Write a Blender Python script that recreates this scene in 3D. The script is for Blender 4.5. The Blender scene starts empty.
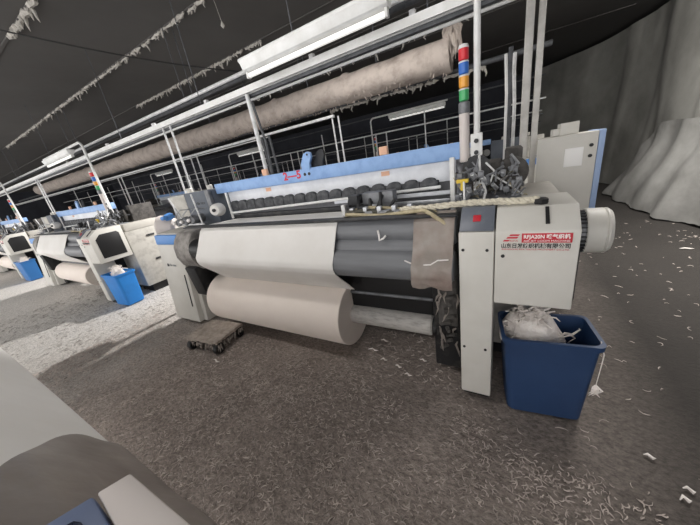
import bpy, bmesh, math, random
from mathutils import Vector, Matrix, noise
random.seed(7)
PI = math.pi
sc = bpy.context.scene
col = sc.collection

# ------------------------------------------------------------------ materials
def lin(c):
    r = []
    for v in c:
        v = v / 255.0
        r.append(v / 12.92 if v <= 0.04045 else ((v + 0.055) / 1.055) ** 2.4)
    return r + [1.0]

def material(name, c, rough=0.6, metal=0.0, c2=None, scale=6.0, lo=0.35, hi=0.7, bump=0.0, bscale=60.0,
             emit=None, estr=0.0, alpha=1.0, detail=6.0, stretch=None):
    m = bpy.data.materials.new(name); m.use_nodes = True
    nt = m.node_tree; b = nt.nodes['Principled BSDF']
    b.inputs['Base Color'].default_value = lin(c)
    b.inputs['Roughness'].default_value = rough
    b.inputs['Metallic'].default_value = metal
    tc = nt.nodes.new('ShaderNodeTexCoord')
    src = tc.outputs['Object']
    if stretch:
        mp = nt.nodes.new('ShaderNodeMapping'); mp.inputs['Scale'].default_value = stretch
        nt.links.new(src, mp.inputs['Vector']); src = mp.outputs['Vector']
    if c2 is not None:
        n = nt.nodes.new('ShaderNodeTexNoise'); n.inputs['Scale'].default_value = scale
        n.inputs['Detail'].default_value = detail; n.inputs['Roughness'].default_value = 0.62
        nt.links.new(src, n.inputs['Vector'])
        r = nt.nodes.new('ShaderNodeValToRGB')
        r.color_ramp.elements[0].position = lo; r.color_ramp.elements[0].color = lin(c)
        r.color_ramp.elements[1].position = hi; r.color_ramp.elements[1].color = lin(c2)
        nt.links.new(n.outputs['Fac'], r.inputs['Fac']); nt.links.new(r.outputs['Color'], b.inputs['Base Color'])
    if bump:
        n2 = nt.nodes.new('ShaderNodeTexNoise'); n2.inputs['Scale'].default_value = bscale
        n2.inputs['Detail'].default_value = 5
        nt.links.new(src, n2.inputs['Vector'])
        bp = nt.nodes.new('ShaderNodeBump'); bp.inputs['Strength'].default_value = bump
        bp.inputs['Distance'].default_value = 0.01
        nt.links.new(n2.outputs['Fac'], bp.inputs['Height']); nt.links.new(bp.outputs['Normal'], b.inputs['Normal'])
    if emit:
        b.inputs['Emission Color'].default_value = lin(emit); b.inputs['Emission Strength'].default_value = estr
    if alpha < 1: b.inputs['Alpha'].default_value = alpha
    return m

M = {}
M['cream'] = material('cream_paint', (208, 206, 200), .5, c2=(196, 193, 186), scale=3)
M['palecabinet'] = material('pale_cabinet_paint', (212, 209, 202), .45, c2=(202, 199, 192), scale=3)
M['creamdust'] = material('dusty_paint', (190, 187, 180), .75, c2=(150, 146, 140), scale=9, lo=.45, hi=.8)
M['coverpaint'] = material('cover_paint', (192, 188, 181), .6, c2=(178, 174, 167), scale=4)
M['greybox'] = material('slate_grey_paint', (96, 102, 112), .6, c2=(80, 86, 96), scale=5)
M['blue'] = material('light_blue_paint', (140, 175, 222), .5, c2=(118, 152, 205), scale=12, lo=.4, hi=.75)
M['paleblue'] = material('pale_blue_edge', (150, 172, 208), .5)
M['bluestripe'] = material('blue_stripe_paint', (84, 140, 208), .5)
M['cloth'] = material('white_woven_cloth', (228, 226, 223), .9, c2=(220, 217, 213), scale=2.5, bump=.15, bscale=300)
M['rollcloth'] = material('wound_cloth', (234, 224, 216), .9, c2=(226, 215, 206), scale=1.5, bump=.12, bscale=260)
M['tube'] = material('pale_core_tube', (185, 182, 178), .55, c2=(128, 124, 120), scale=14, lo=.45, hi=.8, stretch=(1, 4, 4))
M['roller'] = material('grey_rubber_roller', (120, 122, 126), .5, c2=(104, 106, 110), scale=5, stretch=(.4, 3, 3))
M['dark'] = material('dark_machine_iron', (46, 47, 50), .6, .2, c2=(88, 86, 84), scale=10, lo=.5, hi=.85)
M['black'] = material('black_part', (20, 20, 22), .5)
M['blackdust'] = material('dusty_black_iron', (24, 24, 26), .7, c2=(66, 62, 58), scale=14, lo=.5, hi=.8)
M['grey'] = material('grey_cast_metal', (128, 130, 134), .5, .35, c2=(92, 93, 96), scale=12, lo=.4, hi=.75)
M['greydust'] = material('linty_grey_casting', (158, 154, 150), .85, c2=(104, 100, 97), scale=9, lo=.4, hi=.7, bump=.5, bscale=40)
M['steel'] = material('bright_steel', (190, 192, 196), .35, .6, c2=(150, 152, 156), scale=15)
M['galv'] = material('galvanised_pipe', (214, 215, 216), .45, .1, c2=(168, 169, 170), scale=18, lo=.4, hi=.8)
M['palepost'] = material('pale_post', (206, 203, 198), .55, c2=(180, 177, 172), scale=9)
M['dullpipe'] = material('dull_pipe', (92, 94, 98), .6, .2, c2=(66, 68, 72), scale=16)
M['whitepaint'] = material('white_enamel', (225, 226, 226), .45, c2=(205, 205, 203), scale=7)
M['plate'] = material('white_frame_plate', (225, 228, 234), .45, c2=(205, 208, 214), scale=8)
M['combs'] = material('dark_frame_guides', (52, 54, 58), .7, c2=(96, 97, 100), scale=22, lo=.4, hi=.75)
M['warp'] = material('warp_sheet', (140, 141, 145), .8, c2=(120, 121, 126), scale=60, stretch=(6, .2, .2))
M['screen'] = material('smoked_panel', (104, 109, 119), .35, c2=(128, 131, 138), scale=20, lo=.5, hi=.9)
M['red'] = material('red_print', (190, 36, 52), .5)
M['redpen'] = material('red_marker', (205, 50, 70), .6)
M['white'] = material('white_print', (236, 232, 230), .5)
M['paper'] = material('white_paper', (250, 249, 247), .6)
M['ink'] = material('black_print', (28, 28, 30), .5)
M['orangetag'] = material('faded_orange_paper', (222, 176, 148), .7)
M['yellow'] = material('yellow_valve', (222, 190, 60), .5)
M['hose'] = material('tan_air_hose', (196, 184, 152), .6, c2=(150, 138, 110), scale=30)
M['darkhose'] = material('dark_hose', (70, 68, 58), .6)
M['rope'] = material('cream_rope', (226, 220, 202), .9, c2=(190, 182, 165), scale=40, bump=.8, bscale=120)
M['lred'] = material('lens_red', (205, 45, 55), .3)
M['lblue'] = material('lens_blue', (48, 105, 190), .3)
M['lamber'] = material('lens_amber', (226, 158, 58), .3)
M['lgreen'] = material('lens_green', (64, 165, 100), .3)
M['binnavy'] = material('navy_plastic', (36, 62, 100), .5, c2=(30, 54, 90), scale=4)
M['binblue'] = material('bright_blue_plastic', (38, 132, 214), .4, c2=(34, 118, 196), scale=4)
M['binmid'] = material('mid_blue_plastic', (44, 110, 176), .45)
M['lint'] = material('white_lint', (236, 230, 225), .95, c2=(214, 205, 199), scale=14, bump=1, bscale=40)
M['greylint'] = material('grey_lint', (158, 150, 143), .95, c2=(122, 114, 108), scale=20)
M['ceillint'] = material('ceiling_lint', (190, 186, 180), .95, c2=(150, 146, 140), scale=20)
M['greygrime'] = material('grimy_casting', (88, 85, 82), .85, c2=(50, 48, 47), scale=14, lo=.35, hi=.7, bump=.6, bscale=40)
M['straw'] = material('floor_lint_strand', (206, 194, 186), .95, c2=(146, 136, 130), scale=9)
M['palelint'] = material('pale_floor_lint', (205, 200, 195), .95, c2=(140, 135, 130), scale=12, lo=.4, hi=.6)
M['duct'] = material('dusty_duct_cloth', (186, 175, 167), .9, c2=(142, 131, 124), scale=5, lo=.45, hi=.75, bump=.5, bscale=18)
M['ceil'] = material('ceiling_sheet', (82, 80, 79), .8, c2=(74, 72, 71), scale=1.2)
M['backwall'] = material('dark_back_wall', (64, 66, 74), .9, c2=(48, 49, 56), scale=1.0)
M['curtain'] = material('grey_plastic_curtain', (142, 141, 136), .5, c2=(100, 99, 95), scale=.9, bump=.25, bscale=6)
M['darkcurtain'] = material('dark_plastic_curtain', (84, 84, 85), .6, c2=(66, 66, 68), scale=.9)
M['palesheet'] = material('pale_plastic_sheet', (142, 141, 138), .5, c2=(116, 115, 112), scale=2.5, bump=.4, bscale=9)
M['blackwire'] = material('black_wire', (16, 16, 17), .6)
M['tubeglow'] = material('fluorescent_tube', (240, 240, 238), .4, emit=(255, 252, 245), estr=.4)
M['dirtyply'] = material('linty_board', (190, 179, 169), .95, c2=(150, 140, 131), scale=16, bump=1, bscale=60)
M['display'] = material('dark_display', (34, 42, 64), .2)
M['bezel'] = material('blue_grey_bezel', (104, 118, 150), .45)
M['pinkwhite'] = material('warm_white_paint', (206, 198, 194), .5)

def floor_material():
    m = bpy.data.materials.new('linty_concrete'); m.use_nodes = True
    nt = m.node_tree; b = nt.nodes['Principled BSDF']; N = nt.nodes.new; L = nt.links.new
    b.inputs['Roughness'].default_value = .9
    tc = N('ShaderNodeTexCoord')
    big = N('ShaderNodeTexNoise'); big.inputs['Scale'].default_value = .9; big.inputs['Detail'].default_value = 4
    fine = N('ShaderNodeTexNoise'); fine.inputs['Scale'].default_value = 38; fine.inputs['Detail'].default_value = 9; fine.inputs['Roughness'].default_value = .72
    mp = N('ShaderNodeMapping'); mp.inputs['Scale'].default_value = (1, 1.6, 1); mp.inputs['Rotation'].default_value = (0, 0, .5)
    L(tc.outputs['Object'], mp.inputs['Vector'])
    L(tc.outputs['Object'], big.inputs['Vector']); L(mp.outputs['Vector'], fine.inputs['Vector'])
    r1 = N('ShaderNodeValToRGB')
    r1.color_ramp.elements[0].position = .36; r1.color_ramp.elements[0].color = lin((130, 120, 114))
    r1.color_ramp.elements[1].position = .66; r1.color_ramp.elements[1].color = lin((172, 160, 152))
    L(big.outputs['Fac'], r1.inputs['Fac'])
    r2 = N('ShaderNodeValToRGB')
    r2.color_ramp.elements[0].position = .36; r2.color_ramp.elements[0].color = (.5, .5, .5, 1)
    r2.color_ramp.elements[1].position = .68; r2.color_ramp.elements[1].color = (1.5, 1.5, 1.5, 1)
    L(fine.outputs['Fac'], r2.inputs['Fac'])
    mx = N('ShaderNodeMix'); mx.data_type = 'RGBA'; mx.blend_type = 'MULTIPLY'; mx.inputs['Factor'].default_value = 1
    L(r1.outputs['Color'], mx.inputs['A']); L(r2.outputs['Color'], mx.inputs['B'])
    # pale lint to the left; its colour also paints in the gap's pool of light
    geo = N('ShaderNodeNewGeometry')
    sx = N('ShaderNodeSeparateXYZ'); L(geo.outputs['Position'], sx.inputs['Vector'])
    mr = N('ShaderNodeMapRange'); mr.inputs['From Min'].default_value = -2.6; mr.inputs['From Max'].default_value = -5.0
    L(sx.outputs['X'], mr.inputs['Value'])
    pale = N('ShaderNodeMix'); pale.data_type = 'RGBA'; pale.blend_type = 'MULTIPLY'
    pale.inputs['Factor'].default_value = 1; pale.inputs['A'].default_value = lin((206, 202, 197))
    r3 = N('ShaderNodeValToRGB')
    r3.color_ramp.elements[0].position = .32; r3.color_ramp.elements[0].color = (.5, .5, .5, 1)
    r3.color_ramp.elements[1].position = .6; r3.color_ramp.elements[1].color = (1.15, 1.15, 1.15, 1)
    L(fine.outputs['Fac'], r3.inputs['Fac']); L(r3.outputs['Color'], pale.inputs['B'])
    mx2 = N('ShaderNodeMix'); mx2.data_type = 'RGBA'
    L(mr.outputs['Result'], mx2.inputs['Factor']); L(mx.outputs['Result'], mx2.inputs['A']); L(pale.outputs['Result'], mx2.inputs['B'])
    # oily bare concrete on the right, beyond the machine end
    mr2 = N('ShaderNodeMapRange'); mr2.inputs['From Min'].default_value = -.35; mr2.inputs['From Max'].default_value = .95
    mr2.inputs['To Min'].default_value = 0; mr2.inputs['To Max'].default_value = .96
    L(sx.outputs['X'], mr2.inputs['Value'])
    mx3 = N('ShaderNodeMix'); mx3.data_type = 'RGBA'; mx3.inputs['B'].default_value = lin((34, 31, 28))
    L(mr2.outputs['Result'], mx3.inputs['Factor']); L(mx2.outputs['Result'], mx3.inputs['A'])
    L(mx3.outputs['Result'], b.inputs['Base Color'])
    bp = N('ShaderNodeBump'); bp.inputs['Strength'].default_value = .7; bp.inputs['Distance'].default_value = .02
    L(fine.outputs['Fac'], bp.inputs['Height']); L(bp.outputs['Normal'], b.inputs['Normal'])
    return m
M['floor'] = floor_material()

def plastic_film(name, c, alpha, c2):
    m = material(name, c, .35, c2=c2, scale=5, bump=.3, bscale=12)
    nt = m.node_tree; b = nt.nodes['Principled BSDF']
    tc = nt.nodes.new('ShaderNodeTexCoord')
    n = nt.nodes.new('ShaderNodeTexNoise'); n.inputs['Scale'].default_value = 7
    mr = nt.nodes.new('ShaderNodeMapRange'); mr.inputs['From Min'].default_value = .3; mr.inputs['From Max'].default_value = .7
    mr.inputs['To Min'].default_value = alpha - .12; mr.inputs['To Max'].default_value = alpha + .12
    nt.links.new(tc.outputs['Object'], n.inputs['Vector']); nt.links.new(n.outputs['Fac'], mr.inputs['Value'])
    nt.links.new(mr.outputs['Result'], b.inputs['Alpha'])
    return m
M['film'] = plastic_film('dirty_clear_film', (178, 170, 162), .66, (138, 118, 110))
M['film2'] = plastic_film('grey_brown_film', (146, 137, 130), .88, (126, 117, 112))

# ------------------------------------------------------------------ mesh builder
def frame(d):
    d = Vector(d).normalized()
    a = Vector((0, 0, 1)) if abs(d.z) < .9 else Vector((1, 0, 0))
    u = d.cross(a).normalized(); v = d.cross(u).normalized()
    return d, u, v

class MB:
    def __init__(s): s.bm = bmesh.new()
    def add(s, vs, fs):
        v = [s.bm.verts.new(p) for p in vs]
        out = []
        for f in fs:
            try: out.append(s.bm.faces.new([v[i] for i in f]))
            except ValueError: pass
        return v, out
    def box(s, x0, x1, y0, y1, z0, z1, bev=.006, seg=2, rot=None, piv=None):
        vs = [(x, y, z) for x in (x0, x1) for y in (y0, y1) for z in (z0, z1)]
        if rot:
            piv = Vector(piv) if piv else Vector(((x0+x1)/2, (y0+y1)/2, (z0+z1)/2))
            vs = [rot @ (Vector(p) - piv) + piv for p in vs]
        v, f = s.add(vs, [(0,1,3,2), (4,6,7,5), (0,4,5,1), (2,3,7,6), (0,2,6,4), (1,5,7,3)])
        if bev:
            es = list({e for q in f for e in q.edges})
            bmesh.ops.bevel(s.bm, geom=es, offset=min(bev, .45*min(abs(x1-x0), abs(y1-y0), abs(z1-z0))), segments=seg, affect='EDGES', profile=.5)
        return s
    def prism(s, poly, ax, a0, a1, bev=0, seg=2):
        def P(q, a): return {'x': (a, q[0], q[1]), 'y': (q[0], a, q[1]), 'z': (q[0], q[1], a)}[ax]
        n = len(poly)
        vs = [P(q, a0) for q in poly] + [P(q, a1) for q in poly]
        fs = [tuple(range(n))[::-1], tuple(range(n, 2*n))] + [(i, (i+1) % n, n+(i+1) % n, n+i) for i in range(n)]
        v, f = s.add(vs, fs)
        bmesh.ops.recalc_face_normals(s.bm, faces=f)
        if bev:
            es = list({e for q in f for e in q.edges})
            bmesh.ops.bevel(s.bm, geom=es, offset=bev, segments=seg, affect='EDGES', profile=.5)
        return s
    def lathe(s, prof, p0, d, n=20):
        d, u, v = frame(d); p0 = Vector(p0)
        vs, fs = [], []
        for r, h in prof:
            for k in range(n):
                a = 2*PI*k/n
                vs.append(p0 + d*h + (u*math.cos(a) + v*math.sin(a))*max(r, 1e-4))
        m = len(prof)
        for i in range(m-1):
            for k in range(n):
                fs.append((i*n+k, i*n+(k+1) % n, (i+1)*n+(k+1) % n, (i+1)*n+k))
        fs.append(tuple(range(n))[::-1]); fs.append(tuple(range((m-1)*n, m*n)))
        v_, f_ = s.add(vs, fs)
        bmesh.ops.recalc_face_normals(s.bm, faces=f_)
        return s
    def tube(s, p0, p1, r, n=12, r2=None):
        p0 = Vector(p0); p1 = Vector(p1); L = (p1-p0).length
        r2 = r if r2 is None else r2
        c = min(.2*min(r, r2), L*.1)
        return s.lathe([(r-c, 0), (r, c), (r2, L-c), (r2-c, L)], p0, p1-p0, n)
    def path(s, pts, r, n=8):
        pts = [Vector(p) for p in pts]
        rr = r if isinstance(r, (list, tuple)) else [r]*len(pts)
        vs, fs = [], []
        t = (pts[1]-pts[0]).normalized(); _, u, _ = frame(t)
        for i, p in enumerate(pts):
            if i == 0: t = (pts[1]-p).normalized()
            elif i == len(pts)-1: t = (p-pts[i-1]).normalized()
            else: t = ((pts[i+1]-p).normalized() + (p-pts[i-1]).normalized()).normalized()
            u = (u - t*u.dot(t)).normalized(); w = t.cross(u)
            for k in range(n):
                a = 2*PI*k/n
                vs.append(p + (u*math.cos(a) + w*math.sin(a))*rr[i])
        for i in range(len(pts)-1):
            for k in range(n):
                fs.append((i*n+k, i*n+(k+1) % n, (i+1)*n+(k+1) % n, (i+1)*n+k))
        fs.append(tuple(range(n))[::-1]); fs.append(tuple(range((len(pts)-1)*n, len(pts)*n)))
        v_, f_ = s.add(vs, fs)
        bmesh.ops.recalc_face_normals(s.bm, faces=f_)
        return s
    def sheet(s, fn, nu, nv, thick=0):
        vs = [fn(i/nu, j/nv) for i in range(nu+1) for j in range(nv+1)]
        fs = [(i*(nv+1)+j, (i+1)*(nv+1)+j, (i+1)*(nv+1)+j+1, i*(nv+1)+j+1) for i in range(nu) for j in range(nv)]
        v, f = s.add(vs, fs)
        if thick:
            bmesh.ops.recalc_face_normals(s.bm, faces=f)
            bmesh.ops.solidify(s.bm, geom=f, thickness=thick)
        return s
    def build(s, name, mat, parent=None, sharp=35):
        root = parent
        while root is not None and root.parent is not None: root = root.parent
        me = bpy.data.meshes.new(name)
        if root is not None: off = Vector(root.location)
        else:
            xs = [v.co for v in s.bm.verts]
            off = Vector(((min(p.x for p in xs)+max(p.x for p in xs))/2, (min(p.y for p in xs)+max(p.y for p in xs))/2, min(p.z for p in xs)))
        for v in s.bm.verts: v.co -= off
        s.bm.to_mesh(me); s.bm.free()
        me.polygons.foreach_set('use_smooth', [True]*len(me.polygons))
        me.set_sharp_from_angle(angle=math.radians(sharp))
        me.materials.append(mat)
        o = bpy.data.objects.new(name, me); col.objects.link(o)
        if parent is None: o.location = off
        else: o.parent = parent
        return o

def tag(o, label=None, cat=None, group=None, kind=None):
    if label: o['label'] = label
    if cat: o['category'] = cat
    if group: o['group'] = group
    if kind: o['kind'] = kind
    return o
def thing(name, loc, label, cat, group=None):
    o = bpy.data.objects.new(name, None); col.objects.link(o); o.location = loc
    o.empty_display_size = .2
    return tag(o, label, cat, group)
KIDS = {}
def copy_tree(o, parent=None, skip=()):
    c = o.copy(); col.objects.link(c)
    if parent is not None: c.parent = parent
    for ch in [q for q in bpy.data.objects if q.parent == o]:
        if ch.name.split('.')[0] in skip: continue
        copy_tree(ch, c, skip)
    return c
def writing(name, body, size, pos, mat, parent, width=None, shear=0, ext=.0006, rotx=PI/2, bold=0):
    cu = bpy.data.curves.new('t', 'FONT'); cu.body = body; cu.size = size; cu.extrude = ext; cu.shear = shear; cu.offset = bold
    t = bpy.data.objects.new('t', cu); col.objects.link(t)
    bpy.context.view_layer.update()
    dg = bpy.context.evaluated_depsgraph_get()
    me = bpy.data.meshes.new_from_object(t.evaluated_get(dg))
    bpy.data.objects.remove(t); bpy.data.curves.remove(cu)
    me.name = name
    xs = [v.co.x for v in me.vertices]; x0, x1 = min(xs), max(xs)
    k = (width/(x1-x0)) if width else 1
    R = Matrix.Rotation(rotx, 3, 'X')
    root = parent
    while root.parent is not None: root = root.parent
    for v in me.vertices:
        p = Vector(((v.co.x-x0)*k, v.co.y, v.co.z))
        v.co = R @ p + Vector(pos) - Vector(root.location)
    me.materials.clear(); me.materials.append(mat)
    o = bpy.data.objects.new(name, me); col.objects.link(o); o.parent = parent
    return o

# ------------------------------------------------------------------ camera (solved from the vanishing points)
cam = bpy.data.cameras.new('camera'); co = bpy.data.objects.new('camera', cam); col.objects.link(co)
cam.sensor_width = 36; cam.lens = 36*270/700; cam.clip_start = .02; cam.clip_end = 200
Xr = (0.86646535, 0.03657205, -0.49789585); Fw = (0.47428266, -0.37166742, 0.79807223); Dn = (0.15586452, 0.92764531, 0.33938243)
right = Vector((Xr[0], Fw[0], -Dn[0])); up = -Vector((Xr[1], Fw[1], -Dn[1])); back = -Vector((Xr[2], Fw[2], -Dn[2]))
co.matrix_world = Matrix(((right.x, up.x, back.x, 0), (right.y, up.y, back.y, 0), (right.z, up.z, back.z, 1.6), (0, 0, 0, 1)))
sc.camera = co

# ------------------------------------------------------------------ the setting
def struct(m, name, mat):
    o = m.build(name, mat); o['kind'] = 'structure'; return o
struct(MB().box(-34, 2.75, -3.2, 13, -.12, 0, 0), 'floor', M['floor'])
struct(MB().box(-34, 2.75, -3.2, 13, 3.6, 3.7, 0), 'ceiling', M['ceil'])
struct(MB().box(-34, 2.75, 13, 13.2, 0, 3.6, 0), 'wall_back', M['backwall'])
struct(MB().box(-34.2, -34, -3.2, 13.2, 0, 3.6, 0), 'wall_left', M['backwall'])
struct(MB().box(2.75, 2.95, -3.2, 13.2, 0, 3.6, 0), 'wall_right', M['backwall'])
for i, (y, xa, xb) in enumerate(((1.6, -12, -3.5), (2.75, -22, 1), (3.95, -22, -1), (5.1, -22, 2), (6.3, -22, 2), (8.6, -22, 2))):
    struct(MB().box(xa, xb, y-.02, y+.02, 3.585, 3.6, .004), 'trim_%d' % (i+1), M['ceil'])

def fringe(y, xa, xb, z, n, seed, amp, label):
    rnd = random.Random(seed); m = MB()
    x = xa
    while x < xb:                       # matted bead along the seam
        L = rnd.uniform(.08, .35)
        k = 6
        m.path([(x+L*j/k, y+rnd.uniform(-.012, .012), z-.008+rnd.uniform(-.006, .006)) for j in range(k+1)],
               [.003]+[rnd.uniform(.010, .030)*amp for _ in range(k-1)]+[.003], 5)
        x += L*rnd.uniform(.8, 1.25)
    for _ in range(n):                  # hanging tufts
        x = rnd.uniform(xa, xb); L = rnd.uniform(.015, .06)*amp*(1 if rnd.random() < .85 else 2.0)
        y0 = y+rnd.uniform(-.02, .02); p = Vector((x, y0, z)); pts = [p]
        for j in range(3):
            p = p+Vector((rnd.uniform(-.02, .02), rnd.uniform(-.015, .015), -L/3)); pts.append(p)
        m.path(pts, [.011*amp, .014*amp, .009*amp, .003], 5)
    o = m.build('ceiling_lint', M['ceillint'])
    return tag(o, label, 'lint', kind='stuff')
fringe(2.75, -12.5, -2.4, 3.585, 170, 1, 1.0, 'grey lint hanging along the long bare ceiling seam at upper left')
fringe(3.95, -7.4, -3.4, 3.585, 150, 2, 1.0, 'short grey lint fringe on the ceiling seam just above the overhead pipe')
fringe(1.6, -5.1, -4.2, 3.585, 26, 3, 1.3, 'small tuft of lint at the top left corner of the ceiling')
fringe(2.75, -2.2, .6, 3.585, 40, 4, .8, 'lint on the ceiling seam above the white lamp')
m = MB(); p0, p1 = Vector((-4.75, 1.45, 3.5)), Vector((-3.25, 3.35, 3.02))
m.path([p0.lerp(p1, t)+Vector((0, 0, -.05*math.sin(PI*t))) for t in [j/14 for j in range(15)]], .008, 6)
tag(m.build('black_cable', M['blackwire']), 'thin black cable strung under the grey ceiling at upper left', 'cable')
m = MB(); m.path([(-2.78, 2.6, 3.59), (-2.76, 2.62, 3.4), (-2.73, 2.62, 3.22)], [.003, .002, .003], 5)
m.path([(-2.73, 2.62, 3.23), (-2.74, 2.63, 3.2), (-2.73, 2.62, 3.17)], [.006, .022, .004], 8)
tag(m.build('hanging_lint_thread', M['ceillint']), 'single lint thread with a small clump dangling from the ceiling', 'lint')

# curtain on the right wall, slack plastic sheet heaped at its foot
def curt(u, v):
    y = 3.2+9.6*u; z = .02+3.5*v
    f = .02*math.sin(y*3.1+.6*math.sin(z*1.3)) + .09*noise.noise((y*.8, z*.35, 3)) - .05*max(0, noise.noise((y*2.3+z*.25, z*.25, 8)))**.6
    return Vector((2.52+f-.05*(1-v)-.10*max(0, y-8.6)**2, y-.25*max(0, y-11), z))
tag(MB().sheet(curt, 150, 24, .006).build('plastic_curtain', M['curtain']), 'tall grey plastic curtain hanging over the right wall and round the far corner', 'curtain')
def pale(u, v):
    y = 8.7-4.0*u
    base = 1.95+.14*max(0, min(1, (7.6-y)/1.6))+.27*max(0, min(1, (6.0-y)/.5))
    top = 2.34
    z = (.45+.98*min(1, u*3.2)**.7)*v
    w = .5-.5*math.cos(PI*v)
    x = base*(1-w)+top*w
    f = .05*noise.noise((y*2.2, z*1.4, 1)) + .035*math.sin(y*8+z*2.5+noise.noise((y, z, 5))*2)*(1-.4*v)
    return Vector((x+f, y, max(.012, z+.03*noise.noise((y*3, z*3, 9)) + (.03 if v < .02 else 0)+.05*max(0, .25-v)*4*abs(noise.noise((y*6, v*8, 2))))))
tag(MB().sheet(pale, 90, 30, .005).build('plastic_sheet', M['palesheet']), 'pale crumpled plastic sheet slumped on the floor against the right curtain', 'plastic sheet')

# ------------------------------------------------------------------ the loom (drawn at its place nearest the camera)
LO = (-1.75, 2.3, 0)
loom = thing('weaving_loom', LO, 'nearest large white and blue weaving loom with a motor on its right end', 'loom', 'weaving looms in the front row')
XL, XR = -2.77, -1.08
# left cabinet
m = MB()
m.prism([(1.54, .04), (1.652, 1.03), (2.75, 1.03), (2.75, .04)], 'x', -3.82, -3.30, .006)
m.prism([(1.60, .04), (1.68, .80), (2.7, .80), (2.7, .04)], 'x', -3.299, -3.22, .006)
lc = m.build('side_cabinet', M['cream'], loom)
MB().prism([(1.647, 1.032), (1.658, 1.145), (2.755, 1.145), (2.755, 1.032)], 'x', -3.825, -3.34, .006).build('blue_stripe', M['bluestripe'], lc)
MB().prism([(1.654, 1.032), (1.666, 1.145), (2.75, 1.145), (2.75, 1.032)], 'x', -3.338, -3.30, .004).build('corner_cover', M['cream'], lc)
MB().box(-3.80, -3.31, 1.68, 2.7, 1.146, 1.165, .004).build('cabinet_top', M['creamdust'], lc)
MB().prism([(1.553, .25), (1.60, .66), (1.61, .66), (1.563, .25)], 'x', -3.37, -3.362).build('panel_groove', M['dark'], lc)
writing('brand_lettering', '■', .05, (-3.70, 1.617, .755), M['ink'], lc, rotx=PI/2-.113)
writing('brand_lettering', 'rifa tex', .05, (-3.655, 1.617, .76), M['greybox'], lc, width=.16, rotx=PI/2-.113)
MB().box(-3.70, -3.34, 1.66, 2.6, 0, .04, 0).build('cabinet_foot', M['black'], lc)
# cabinet behind (weft feeder electronics)
m = MB().box(-3.92, -3.575, 2.05, 2.4, 1.17, 1.555, .01)
fb = m.build('feeder_cabinet', M['creamdust'], loom)
MB().box(-3.57, -2.995, 2.05, 2.35, 1.10, 1.575, .01).build('grey_box', M['greybox'], fb)
writing('brand_lettering', 'rifa tex', .05, (-3.36, 2.047, 1.42), M['ink'], fb, width=.18)
for x in (-3.66, -3.22): MB().tube((x, 2.2, 1.56), (x, 2.2, 1.63), .035).build('cap', M['cream'], fb)
MB().box(-3.06, -2.985, 2.0, 2.04, 1.36, 1.58, .006).build('label_plate', M['grey'], fb)
# weft feeders: drums on brackets in front of the grey box
for k, x in enumerate((-3.52, -3.36, -3.20)):
    w = MB().lathe([(.02, 0), (.05, .01), (.05, .07), (.042, .08), (.042, .16), (.03, .17)], (x, 1.98, 1.255+.012*k), (.15, -1, -.05), 16).build('weft_feeder', M['grey'], loom)
    MB().tube((x, 1.93, 1.17), (x, 1.93, 1.21), .018).box(x-.03, x+.03, 1.9, 1.97, 1.168, 1.185, .003).build('bracket', M['steel'], w)
    MB().path([(x+.01, 1.84, 1.25), (x+.03, 1.82, 1.34), (x+.07, 1.88, 1.40), (x+.1, 1.98, 1.38)], .006, 6).build('guide_arm', M['steel'], w)
    MB().lathe([(.02, 0), (.022, .02), (.012, .03)], (x, 1.805, 1.255+.012*k), (0, -1, 0), 12).build('nose', M['white'], w)
m = MB().tube((-3.46, 1.9, 1.17), (-3.62, 1.88, 1.55), .009).tube((-3.06, 1.86, 1.2), (-3.13, 1.88, 1.56), .009).tube((-3.6, 1.86, 1.22), (-3.0, 1.84, 1.22), .011)
m.build('feeder_stand', M['galv'], loom)
# yarn cone on its peg
yc = MB().lathe([(.018, 0), (.072, 0), (.074, .012), (.066, .10), (.05, .12), (.018, .12)], (-2.90, 2.02, 1.345), (.5, -1, .05), 24).build('yarn_cone', M['cloth'], loom)
MB().tube((-2.88, 1.98, 1.347), (-2.835, 1.89, 1.353), .018).build('cone_core', M['black'], yc)
# side frames
MB().box(-3.24, -3.08, 1.72, 3.1, .04, 1.08, .01).build('side_frame', M['blackdust'], loom)
MB().box(-.44, -.25, 1.72, 3.1, .04, 1.12, .01).build('side_frame', M['blackdust'], loom)
# linty curved end cover of the breast beam + dark roller end
prof = [(1.66, .74), (1.60, .80), (1.56, .90), (1.565, 1.02), (1.60, 1.10), (1.66, 1.17), (1.78, 1.19), (1.9, 1.17), (1.9, .74)]
MB().prism(prof, 'x', -3.295, -2.99, .012).build('end_cover', M['greydust'], loom)
MB().tube((-2.99, 1.66, .98), (-2.80, 1.66, .98), .112, 24).build('roller_end', M['black'], loom)
MB().prism([(1.60, .42), (1.56, .78), (1.75, .80), (1.95, .42)], 'x', -3.215, -3.02, .01).build('gear_guard', M['blackdust'], loom)
# rollers
m = MB().tube((-2.79, 1.715, 1.125), (-.26, 1.715, 1.125), .098, 40); m.build('breast_roller', M['roller'], loom)
MB().tube((-2.79, 1.655, 1.015), (-.28, 1.655, 1.015), .078, 36).build('press_roller', M['roller'], loom)
MB().tube((-2.79, 1.600, .925), (-.26, 1.600, .925), .105, 40).build('take_up_roller', M['roller'], loom)
MB().box(-3.05, -.25, 1.62, 1.71, 1.222, 1.238, .004).build('breast_bar', M['dark'], loom)
MB().box(-3.05, -.3, 1.80, 2.02, .42, .88, .01).build('cross_beam', M['black'], loom)
MB().box(-3.05, -.3, 2.3, 2.5, .15, .5, .01).build('cross_beam', M['black'], loom)
MB().tube((-3.05, 1.80, .56), (-.45, 1.80, .56), .013).build('tie_rod', M['grey'], loom)
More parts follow.
